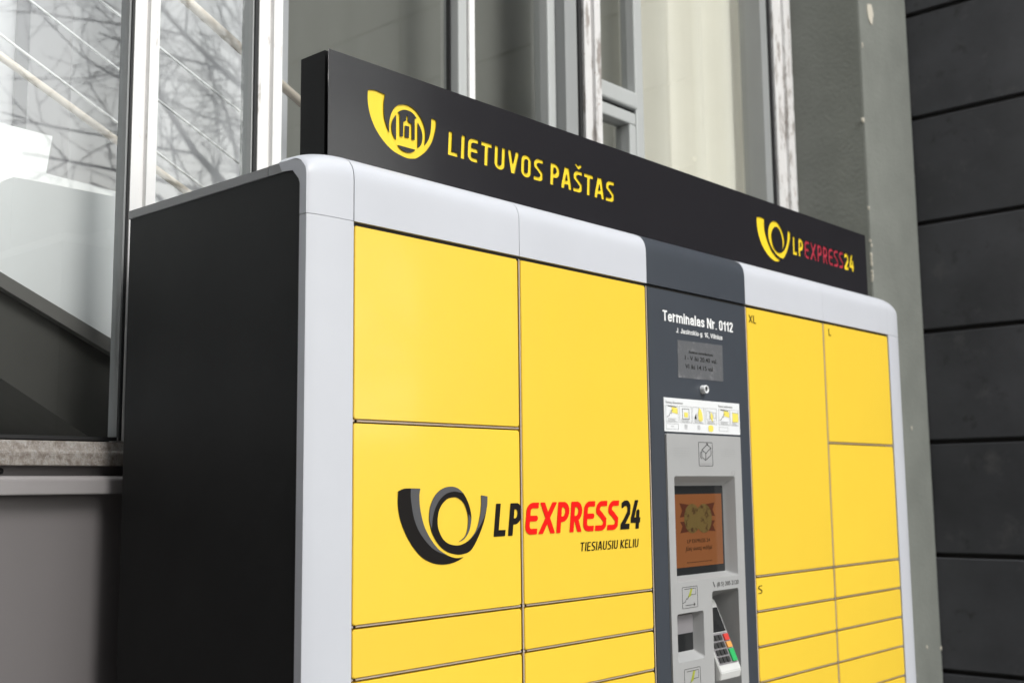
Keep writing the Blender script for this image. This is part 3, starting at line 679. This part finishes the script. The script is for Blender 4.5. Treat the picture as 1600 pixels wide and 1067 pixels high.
def rail(x0, x1, z):
    """bare metal strip showing in the gap under a door, with its stub at the hinge end"""
    box('gap_strip', x0+.012, x1-.001, .0045, .0075, z-.0010, z+.0030, 'strip', pt, .0006, 1)
    box('gap_stub', x0+.0005, x0+.0055, .0045, .0075, z-.0014, z+.0032, 'strip', pt, .0006, 1)
HG = .0042
def column(x0, x1, levels):
    zs = [ZD+HG]+levels
    for a, b in zip(zs, zs[1:]): door(x0+.0033, x1-.0072, b+HG, a-HG)
    for z in levels[:-1]: rail(x0+.0035, x1-.0030, z)
    box('divider_strip', x0-.0016, x0+.0024, .0016, .0036, ZBOT, ZD+.002, 'strip', pt, .0008, 1)
small = [Z2-P*i for i in range(13)]
column(X0, C1, [Z1]+small); column(C1, C2, small); column(C3, C4, small); column(C4, C5, [Z1]+small)
box('divider_strip', C2-.0016, C2+.0022, .0016, .0036, ZBOT, ZD+.002, 'strip', pt, .0008, 1)
# printed size letters
for txt, pa, pb, zb in (('XL', (1169.5, 500), (1181, 503), un(1170, 503.5, 0)[1]), ('L', (1294.5, 520), (1298.5, 525), un(1295, 524, 0)[1]), ('S', (1184.7, 920), (1190.5, 920), -.3100)):
    for c in word(txt, un(*pa, 0)[0], un(*pb, 0)[0], zb, zb+.0225, W=.5, h=.045, gap=.14): flat('size_letter', c, -.0008, 'inkblack', pt)
box('top_gap_shade', X0+.002, C5-.002, .008, .030, ZD+.0012, ZD+.0085, 'gap', pt)  # black strip darkens the gap under the covers, standing in for its shade
# horn emblem and name printed across the two left columns
E0 = (610, 750, 7.273)
YP = -.0008
flat('horn_emblem', [traced([(85, 125, 1), (150, 97), (240, 92), (335, 95, 1), (325, 180), (335, 330), (380, 520), (450, 660), (540, 780), (640, 850), (740, 882), (830, 872, 1), (770, 910), (680, 945), (580, 957), (480, 940), (370, 885), (270, 780), (180, 630), (110, 450), (82, 280)], *E0, 0)], YP, 'inkblack', pt)
RING = [(1027, 170, 1), (1098, 182, 1), (1095, 290), (1070, 430), (1030, 560), (960, 720), (900, 805), (820, 838), (740, 840), (640, 810), (550, 735), (480, 620), (445, 500), (437, 400), (455, 280), (510, 165), (590, 95), (680, 72), (760, 90), (830, 155), (885, 265), (915, 390), (910, 500), (880, 600), (830, 670), (775, 698, 1), (840, 640), (870, 560), (880, 460), (868, 360), (830, 260), (770, 205), (710, 193), (640, 215), (580, 280), (545, 360), (533, 470), (545, 560), (590, 660), (650, 715), (730, 738), (810, 728), (900, 670), (970, 570), (1010, 430), (1027, 290)]
flat('horn_emblem', [traced(RING, *E0, 0)], YP, 'inkblack', pt)
for f in ([(228, 93, 1), (335, 96, 1), (325, 180), (335, 330), (380, 520), (450, 660), (540, 780), (640, 850, 1), (540, 815), (460, 760), (380, 670), (310, 560), (260, 420), (235, 280), (225, 180)],
          [(465, 560, 1), (440, 450), (440, 370), (455, 280), (510, 165), (590, 95), (680, 72), (760, 90), (830, 152, 1), (760, 132), (700, 130), (620, 160), (550, 230), (500, 330), (475, 440)],
          [(884, 380, 1), (912, 440), (905, 520), (880, 600), (830, 670), (775, 698, 1), (840, 640), (870, 560), (880, 460)],
          [(1027, 170, 1), (1098, 182, 1), (1093, 300), (1060, 420), (1000, 540), (940, 630), (870, 700, 1), (900, 670), (970, 570), (1010, 430), (1027, 290)]):
    flat('horn_highlight', [traced(f, *E0, 0)], YP-.0004, 'inkgrey', pt)
zb_, zt_ = un(772, 838, 0)[1], un(776.4, 786.4, 0)[1]
xl = lambda px, py: un(px, py, 0)[0]
def letters(name, cs, y, m, parent, xmax=None):
    for c in cs: flat(name, c, y, m, parent, xmax=xmax)
letters('letter', word('LP', xl(771, 838), xl(816.5, 800), zb_, zt_, W=.56, h=.095, gap=.13, shear=.13), YP, 'inkblack', pt, xmax=C1-.0076)
letters('letter', word('EXPRESS', xl(819.6, 835), xl(967, 782), zb_, zt_, W=.56, h=.09, gap=.075, shear=.13), YP, 'inkred', pt)
letters('letter', word('24', xl(969, 827), xl(1001.5, 781), zb_, zt_, W=.56, h=.095, gap=.06, shear=.13), YP, 'inkblack', pt)
z0_, z1_ = un(907.5, 861, 0)[1], un(908, 847, 0)[1]
letters('tagline_letter', word('TIeSIAUSIU KeLIU', xl(906, 861), xl(997.5, 842), z0_, z1_, W=.5, h=.058, gap=.15, space=.28, shear=.17), YP, 'inkblack', pt)

# ------------------------------------------------------------------ control column
box('console_door', C2+.0035, C3-.0055, 0.0, .022, ZBOT, ZD, 'grey', pt, .0012)
YC = -.0006
letters('title_letter', word('Terminalas Nr. 0112', 1.0772, 1.4345, .4412, .4697, W=0, h=.080, gap=.095, space=.26), YC, 'white', pt)
letters('address_letter', word('J. Jasinskio g. 16, Vilnius', 1.1400, 1.3755, .4140, .4272, W=0, h=.068, gap=.11, space=.26), YC, 'white', pt)
poly_prism_y('notice_film', [(1.1435, .2921), (1.3725, .2945), (1.3735, .3985), (1.1442, .3945)], -.0008, 0.0, 'film', pt)
text('notice_line', 'Siuntos surenkamos:', 1.198, 1.322, .3625, -.0010, 'inkblack', pt, cap=.0075, bold=.008)
text('notice_line', 'I - V iki 20.40 val.', 1.1786, 1.3417, .3428, -.0010, 'inkblack', pt, cap=.0125, bold=.004)
text('notice_line', 'VI iki 14.15 val.', 1.1790, 1.3237, .3193, -.0010, 'inkblack', pt, cap=.0125, bold=.004)
# camera eye: short chrome tube
bm = bmesh.new(); n = 20; cx, cz = 1.262, .2655
prof_ = [(.0122, 0.0), (.0118, -.005), (.0115, -.014), (.0108, -.015), (.0080, -.0145), (.0078, -.010)]
rings = [[bm.verts.new((cx+r*math.cos(2*math.pi*i/n), y, cz+r*math.sin(2*math.pi*i/n))) for i in range(n)] for r, y in prof_]
for a, b in zip(rings, rings[1:]):
    for i in range(n): bm.faces.new((a[i], a[(i+1) % n], b[(i+1) % n], b[i]))
bmesh.ops.recalc_face_normals(bm, faces=bm.faces); eye = obj('camera_eye', bm, 'plate', pt, True)
bm = bmesh.new(); bm.faces.new([bm.verts.new((cx+.0078*math.cos(2*math.pi*i/n), -.0102, cz+.0078*math.sin(2*math.pi*i/n))) for i in range(n)]); obj('lens', bm, 'bezel', eye)
# instruction plate
pl = box('instruction_plate', 1.0685, 1.4510, -.003, -.0002, .1443, .2345, 'plate', pt, .0005, 1)
yq = -.0034
text('plate_heading', 'Siuntų išsiuntimas', 1.0760, 1.157, .2195, yq, 'inkmid', pl, cap=.0065)
text('plate_heading', 'Siuntų atsiėmimas', 1.336, 1.412, .2200, yq, 'inkmid', pl, cap=.0060)
def frame_lines(x0, x1, z0, z1, m, parent, y, tname='pictogram_frame', wl=.0008):
    flat(tname, [[(x0, z0), (x1, z0), (x1, z1), (x0, z1)], [(x0+wl, z0+wl), (x1-wl, z0+wl), (x1-wl, z1-wl), (x0+wl, z1-wl)]], y, m, parent)
def stroke(name, pts, wl, m, parent, y):
    out = []
    up_, dn = [], []
    for i, p in enumerate(pts):
        a = pts[max(i-1, 0)]; b = pts[min(i+1, len(pts)-1)]; dx, dz = b[0]-a[0], b[1]-a[1]; L = math.hypot(dx, dz) or 1
        up_.append((p[0]-dz/L*wl/2, p[1]+dx/L*wl/2)); dn.append((p[0]+dz/L*wl/2, p[1]-dx/L*wl/2))
    flat(name, [up_+dn[::-1]], y, m, parent)
pxs = [1.0755, 1.1405, 1.204, 1.268, 1.337, 1.3985]
for i, x in enumerate(pxs):
    wbox = .058 if i != 5 else .045
    frame_lines(x, x+wbox, .170, .2145, 'inkmid', pl, yq, wl=.0006)
    if i in (0, 4):
        stroke('pictogram_line', [(x+.004, .183), (x+.014, .186), (x+.020, .195), (x+.026, .192), (x+.024, .200), (x+.034, .203)], .0012, 'inkblack', pl, yq-.0003)
        stroke('pictogram_line', [(x+.010, .2125), (x+.050, .2105)], .0016, 'inkblack', pl, yq-.0003)
        flat('pictogram_patch', [[(x+.028, .196), (x+.055, .192), (x+.055, .208), (x+.028, .210)]], yq-.0002, 'inkyel', pl)
    if i == 1:
        frame_lines(x+.013, x+.046, .180, .208, 'inkblack', pl, yq-.0003, wl=.0009); flat('pictogram_patch', [[(x+.022, .185), (x+.040, .185), (x+.040, .198), (x+.022, .198)]], yq-.0002, 'inkyel', pl)
    if i == 2:
        flat('pictogram_patch', [[(x+.008, .182), (x+.018, .182), (x+.018, .198), (x+.012, .190)]], yq-.0002, 'inkblack', pl)
        flat('pictogram_patch', [smooth_outline([(x+.030, .178), (x+.050, .180), (x+.044, .206), (x+.030, .210)], 4)], yq-.0002, 'inkyel', pl)
        stroke('pictogram_line', [(x+.020, .180), (x+.032, .214)], .0012, 'inkmid', pl, yq-.0003)
    if i == 3:
        for k in range(3): frame_lines(x+.006+k*.017, x+.020+k*.017, .183+k*.002, .207-k*.002, 'inkmid', pl, yq-.0003, wl=.0007)
        flat('pictogram_patch', [[(x+.026, .186), (x+.036, .176), (x+.040, .192), (x+.028, .206)]], yq-.0002, 'inkyel', pl)
    if i == 5: flat('pictogram_patch', [[(x+.012, .180), (x+.043, .181), (x+.043, .205), (x+.012, .206)]], yq-.0002, 'inkyel', pl); stroke('pictogram_line', [(x+.010, .2070), (x+.044, .2060)], .0012, 'inkmid', pl, yq-.0003)
    for k in range(3): stroke('caption_line', [(x+.008, .1795-k*.0032), (x+wbox-.008-.006*(k % 2), .1795-k*.0032)], .0008, 'inkmid', pl, yq-.0003)
for i, x in enumerate((1.0755, 1.1405, 1.204)):
    if i == 0: frame_lines(x, x+.058, .151, .166, 'inkmid', pl, yq, wl=.0006)
    for k in range(4 if i else 1): stroke('caption_line', [(x+.022, .1645-k*.0034-(.006 if not i else 0)), (x+.036, .1645-k*.0034-(.006 if not i else 0))], .0010, 'inkmid', pl, yq-.0003)
flat('pictogram_patch', [smooth_outline([(1.284, .151), (1.304, .151), (1.305, .166), (1.284, .166)], 4)], yq, 'inkyel', pl)
frame_lines(1.337, 1.385, .153, .164, 'inkmid', pl, yq, wl=.0005)

# moulded console: front plate with three openings, bevelled reveals behind them
CY = -.006                    # front of the moulding
CX0, CX1, CZ1, CZ0 = 1.0715, 1.4455, .1388, -1.05
OP = {'screen': (1.1015, 1.4075, -.250, .027), 'slot': (1.0975, 1.2235, -.455, -.331), 'pin': (1.2690, 1.4060, -.640, -.284)}
def rrect(x0, x1, z0, z1, r, n=5):
    return arc(x1-r, z1-r, r, r, 0, 90, n)+arc(x0+r, z1-r, r, r, 90, 180, n)+arc(x0+r, z0+r, r, r, 180, 270, n)+arc(x1-r, z0+r, r, r, 270, 360, n)
cons = flat('console', [rrect(CX0, CX1, CZ0, CZ1, .004)]+[rrect(*v, .008)[::-1] for v in OP.values()], -.0003, 'console', pt, thick=-CY-.0003)
def well(op, depth, it, ib, il, ir, m='console'):
    """sloping reveals from the opening in the front down to a smaller floor"""
    x0, x1, z0, z1 = OP[op]; bm = bmesh.new(); k = 5
    a = rrect(x0, x1, z0, z1, .008, k); b = rrect(x0+il, x1-ir, z0+ib, z1-it, .003, k)
    rings = []
    for t, yy in ((0, 0), (.12, .10), (.5, .55), (.88, .92), (1, 1)):
        rings.append([bm.verts.new((p[0]+(q[0]-p[0])*t, CY+.0004+depth*yy, p[1]+(q[1]-p[1])*t)) for p, q in zip(a, b)])
    n = len(a)
    for r, s in zip(rings, rings[1:]):
        for i in range(n): bm.faces.new((r[i], r[(i+1) % n], s[(i+1) % n], s[i]))
    bmesh.ops.recalc_face_normals(bm, faces=bm.faces); bmesh.ops.reverse_faces(bm, faces=bm.faces)
    o = obj(op+'_recess', bm, m, cons, True); o.data.set_sharp_from_angle(angle=math.radians(50)); return o
# hollow behind the openings: the door leaf is cut away there by a dark backing box standing proud of nothing
bpy.data.objects.remove(bpy.data.objects['console_door'])
flat('console_door', [[(C2+.0035, ZBOT), (C3-.0055, ZBOT), (C3-.0055, ZD), (C2+.0035, ZD)]]+[[(v[0]-.004, v[2]-.004), (v[0]-.004, v[3]+.004), (v[1]+.004, v[3]+.004), (v[1]+.004, v[2]-.004)] for v in OP.values()], .014, 'grey', pt, thick=.014)
bpy.data.objects.remove(bpy.data.objects['carcass'])
bm = bmesh.new(); bm_box(bm, XL+.006, XR-.006, 0.15, YB_-.002, ZBOT-.06, 0.626); bm_box(bm, XL+.006, C2+.003, .034, .149, ZBOT-.06, .600); bm_box(bm, C3-.003, XR-.006, .034, .149, ZBOT-.06, .600)
bmesh.ops.recalc_face_normals(bm, faces=bm.faces); obj('carcass', bm, 'gap', pt)
well('screen', .034, .026, .012, .004, .012)
ys = CY+.034
x0, x1, z0, z1 = OP['screen']
box('screen_bezel', x0, x1, ys+.0005, ys+.004, z0, z1, 'bezel', cons)
# lit picture inset behind the bezel glass
dx0, dz1 = un(1051.2, 772.2, ys); dx1, _ = un(1126.5, 771.5, ys); dz0 = un(1129, 880, ys)[1]
scr = box('display', dx0-.03, dx1, ys-.0006, ys+.0003, dz0, dz1, 'screen', cons)
yz = ys-.0010
def disc(cx, cz, r, n=28): return [(cx+r*math.cos(2*math.pi*i/n), cz+r*math.sin(2*math.pi*i/n)) for i in range(n)]
dcx = (dx0+dx1)/2-.004; dcz = dz1-.066; k_ = (dx1-dx0)
for sx in (-1, 1):
    for sz in (.022, -.020):
        b0 = dcx+sx*.028; e = dcx+sx*.088
        flat('ribbon', [[(b0, dcz+sz+.014), (e, dcz+sz+.020*(1 if sz > 0 else .6)), (e-sx*.012, dcz+sz), (e, dcz+sz-.018), (b0, dcz+sz-.014)]], yz, 'screenred', scr)
flat('coin', [disc(dcx-.028, dcz, .040)], yz-.0003, 'screengold', scr); flat('coin', [disc(dcx+.030, dcz-.001, .040)], yz-.0006, 'screengold', scr)
text('screen_line', 'LP EXPRESS 24', dcx-.055, dcx+.058, dz0+.064, yz, 'screenink', scr, cap=.010)
text('screen_line', 'Jūsų siuntų vežėjai', dcx-.066, dcx+.068, dz0+.044, yz, 'screenink', scr, cap=.011, shear=.2)
stroke('screen_rule', [(dcx-.06, dz0+.012), (dcx+.065, dz0+.012)], .0012, 'screenink', scr, yz)
# camera pictogram, speaker holes
py_ = CY-.0004
flat('camera_sign', [rrect(1.2235, 1.2945, .0540, .1195, .004), rrect(1.2247, 1.2933, .0552, .1183, .003)[::-1]], py_, 'inkblack', cons)
cl = lambda pts, wl=.0016: stroke('camera_drawing', pts, wl, 'inkblack', cons, py_)
V = lambda u, v: (1.2235+u*.071, .054+v*.0655)
cl([V(.22, .62), V(.22, .38), V(.47, .24), V(.88, .47), V(.88, .77), V(.60, .90), V(.22, .66)])
cl([V(.24, .66), V(.52, .54), V(.86, .76)]); cl([V(.50, .54), V(.48, .25)])
cl([V(.22, .60), V(.12, .56), V(.12, .38), V(.20, .30)]); cl([V(.58, .90), V(.58, .99)]); cl([V(.66, .88), V(.66, .99)])
stroke('camera_caption', [V(.12, .10), V(.90, .10)], .0022, 'inkmid', cons, py_)
for (x0, x1, z0, z1) in ((1.1033, 1.1750, .0815, .1010), (1.3390, 1.4090, .0830, .1010)):
    for r in range(4):
        for c in range(11):
            cx, cz = x0+(x1-x0)*c/10, z0+(z1-z0)*r/3
            bm = bmesh.new(); bm.faces.new([bm.verts.new((cx+.0013*math.cos(q*math.pi/3), py_, cz+.0013*math.sin(q*math.pi/3))) for q in range(6)][::-1]); obj('speaker_hole', bm, 'inkmid', cons)
frame_lines(1.392, 1.408, .030, .041, 'inkmid', cons, py_, 'small_mark', .0005)
# phone number below the screen
text('phone_number', '(8 5) 205 2120', 1.2955, 1.4070, -.2733, py_, 'inkblack', cons, cap=.0115)
stroke('phone_symbol', [(1.2755, -.2595), (1.2775, -.2640), (1.2810, -.2700), (1.2835, -.2735)], .0028, 'inkblack', cons, py_)
# card stickers
def card_sign(x0, x1, z0, z1):
    flat('card_sign', [rrect(x0, x1, z0, z1, .003), rrect(x0+.001, x1-.001, z0+.001, z1-.001, .002)[::-1]], py_, 'inkblack', cons)
    w_, h_ = x1-x0, z1-z0; Q = lambda u, v: (x0+u*w_, z0+v*h_)
    flat('sign_patch', [[Q(.55, .88), Q(.68, .90), Q(.55, .55), Q(.36, .48), Q(.45, .66)]], py_, 'inkgreen', cons)
    stroke('sign_line', [Q(.16, .90), Q(.88, .90), Q(.88, .62), Q(.5, .60)], .0012, 'inkblack', cons, py_)
    stroke('sign_line', [Q(.04, .26), Q(.2, .32), Q(.26, .46), Q(.34, .42), Q(.4, .56)], .0013, 'inkblack', cons, py_-.0002)
    stroke('sign_line', [Q(.2, .14), Q(.8, .14)], .0014, 'inkblack', cons, py_); stroke('sign_line', [Q(.74, .08), Q(.82, .14), Q(.74, .22)], .0016, 'inkblack', cons, py_-.0002)
card_sign(1.1230, 1.1965, -.3195, -.2640); card_sign(1.1225, 1.199, -.545, -.474)
# receipt slot
well('slot', .030, .008, .020, .003, .008)
x0, x1, z0, z1 = OP['slot']
box('slot_back', x0, x1, CY+.0306, CY+.036, z0, z1, 'bezel', cons); box('slot_flap', x0+.003, x1-.010, CY+.0275, CY+.0304, z0+.066, z1-.009, 'slotgrey', cons, .001)
# keypad bay: deep recess with a sloping card-payment unit inside
well('pin', .085, .030, .004, .001, .003)
x0, x1, z0, z1 = OP['pin']
box('bay_back', x0, x1, CY+.0855, CY+.090, z0, z1, 'console', cons)
kp = poly_prism_x('keypad_unit', [(CY+.070, -.318), (CY+.062, -.316), (CY-.018, -.500), (CY-.014, -.520), (CY+.085, -.545), (CY+.085, -.318)], x0+.004, x1-.028, 'consolewhite', cons, .002)
s0 = Vector((0, CY+.062, -.316)); s1 = Vector((0, CY-.018, -.500)); sd_ = s1-s0; nn = Vector((0, sd_.z, -sd_.y)).normalized()
if nn.y > 0: nn = -nn
def on_slope(name, xa, xb, ta, tb, hgt, m):
    bm = bmesh.new(); c = []
    for hh in (0.0002, hgt):
        for x, t in ((xa, ta), (xb, ta), (xb, tb), (xa, tb)):
            p = s0+sd_*t+nn*hh; c.append(bm.verts.new((x, p.y, p.z)))
    for f in ((0, 1, 2, 3), (7, 6, 5, 4), (0, 4, 5, 1), (1, 5, 6, 2), (2, 6, 7, 3), (3, 7, 4, 0)): bm.faces.new([c[i] for i in f])
    bmesh.ops.recalc_face_normals(bm, faces=bm.faces); return obj(name, bm, m, kp)
xa, xb = x0+.010, x1-.034
on_slope('keypad_display', xa, xb, .12, .46, .0015, 'bezel'); on_slope('key_field', xa, xb, .47, .90, .0015, 'slotgrey')
for r in range(4):
    for c in range(3): on_slope('key', xa+.004+c*.019, xa+.018+c*.019, .50+r*.10, .575+r*.10, .005, 'keydark')
for m, a, b in (('keyred', .50, .59), ('keyor', .61, .69), ('keygr', .71, .88)): on_slope('key', xb-.027, xb-.004, a, b, .006, m)

# ================================================================== SIGN BOX ON TOP
SX0, SX1, SY, SYB, SZ0, SZ1 = -.0109, 2.508, 0.070, 0.162, .6765, .9085
sg = thing('sign_box', (1.25, .115, .6765), 'long black sign box with cut-out yellow post horn lettering on top of the terminal', 'sign')
bm = bmesh.new(); bm_box(bm, SX0, SX1, SY+.0125, SYB, SZ0, SZ1); bmesh.ops.recalc_face_normals(bm, faces=bm.faces); obj('casing', bm, 'signside', sg)
H1 = (560, 120, 7.115); H2 = (1170, 330, 8.889); L1 = (690, 190, 5.517)
T = lambda pts, o, n=6: traced(pts, *o, SY, n)
horn1 = [T([(105, 148, 1), (150, 145), (210, 157), (300, 200, 1), (285, 300), (290, 440), (312, 530), (345, 622, 1), (342, 560), (350, 470), (375, 390), (420, 330), (480, 310), (550, 318), (620, 360), (680, 430), (725, 520), (745, 600), (748, 680), (738, 765, 1), (780, 700), (805, 600), (812, 460, 1), (868, 485, 1), (866, 560), (850, 640), (820, 730), (770, 810), (720, 860), (650, 905), (600, 912), (540, 905), (460, 870), (380, 820), (300, 740), (220, 630), (160, 510), (120, 380), (104, 260)], H1),
         T([(420, 425, 1), (385, 480), (372, 550), (380, 620), (400, 670), (420, 702, 1)], H1),
         T([(443, 398, 1), (470, 378), (520, 370), (580, 390), (625, 430), (648, 466, 1), (627, 472, 1), (627, 704, 1), (597, 702, 1), (596, 528, 1), (563, 505, 1), (553, 492, 1), (553, 440, 1), (534, 432, 1), (532, 490, 1), (500, 502, 1), (497, 668, 1), (466, 660, 1), (464, 418, 1)], H1, 5),
         T([(522, 545, 1), (566, 556, 1), (563, 682, 1), (519, 672, 1)], H1, 2),
         T([(663, 515, 1), (695, 580), (712, 650), (706, 730), (685, 775), (663, 792, 1)], H1),
         T([(440, 760, 1), (540, 788, 1), (637, 815, 1), (610, 835), (570, 845), (510, 830), (465, 795)], H1)]
horn2 = [T([(108, 82, 1), (160, 82), (220, 106, 1), (222, 230), (245, 340), (280, 450), (330, 560), (390, 640), (447, 682, 1), (420, 695), (370, 695), (310, 655), (240, 570), (180, 460), (140, 340), (115, 210)], H2),
         T([(545, 262, 1), (578, 298, 1), (578, 380), (560, 480), (530, 580), (490, 650), (450, 652), (390, 605), (330, 520), (290, 430), (272, 330), (275, 240), (300, 170), (345, 138), (395, 155), (440, 220), (475, 300), (495, 390), (498, 450), (485, 500), (460, 545, 1), (470, 500), (472, 440), (460, 360), (430, 270), (400, 228), (370, 217), (340, 245), (322, 310), (325, 390), (345, 480), (385, 550), (430, 578), (480, 560), (515, 500), (535, 420), (540, 330)], H2)]
sp = lambda o, u, v: un(o[0]+u/o[2], o[1]+v/o[2], SY)
lz0 = sp(L1, 55, 285)[1]; lz1 = sp(L1, 80, 87)[1]
wl1 = word('LIETUVOS', sp(L1, 55, 285)[0], sp(L1, 880, 420)[0], lz0, lz1, W=.53, h=.088, gap=.14, shear=.06)
wl2 = word('PAŠTAS', sp(L1, 938, 540)[0], sp(L1, 1492, 600)[0], sp(L1, 938, 541)[1], sp(L1, 950, 357)[1], W=.53, h=.088, gap=.10, shear=.06)
bz0, bz1 = sp(H2, 620, 600)[1], sp(H2, 640, 360)[1]
w3_ = word('LP', sp(H2, 617, 600)[0], sp(H2, 762, 500)[0], bz0, bz1, W=.53, h=.10, gap=.12, shear=.05)
w4_ = word('EXPRESS', sp(H2, 778, 600)[0], sp(H2, 1318, 650)[0], bz0, bz1, W=.53, h=.085, gap=.09, shear=.05)
w5_ = word('24', sp(H2, 1328, 700)[0], sp(H2, 1470, 800)[0], bz0, bz1, W=.53, h=.105, gap=.08, shear=.05)
allc = horn1+horn2+[c for wd in (wl1, wl2, w3_, w4_, w5_) for L_ in wd for c in L_]
r_ = .0015
flat('face', [[(SX0, SZ0), (SX1, SZ0), (SX1, SZ1), (SX0, SZ1)]]+allc, SY+.0016, 'signblack', sg, thick=.0016)
def bbox(cs, pad=.006):
    xs = [p[0] for c in cs for p in c]; zs = [p[1] for c in cs for p in c]; return min(xs)-pad, max(xs)+pad, min(zs)-pad, max(zs)+pad
def backing(name, cs, m, padr=.006):
    a, b, c, d = bbox(cs); return box(name, a, b-.006+padr, SY+.0030, SY+.012, c, d, m, sg)
backing('emblem_inlay', horn1, 'acry'); backing('lettering_inlay', [c for L_ in wl1+wl2 for c in L_], 'acry'); backing('emblem_inlay', horn2, 'acry', .001)
backing('lettering_inlay', [c for L_ in w3_ for c in L_], 'acry', .001); backing('lettering_inlay', [c for L_ in w4_ for c in L_], 'acrr', .001); backing('lettering_inlay', [c for L_ in w5_ for c in L_], 'acry')
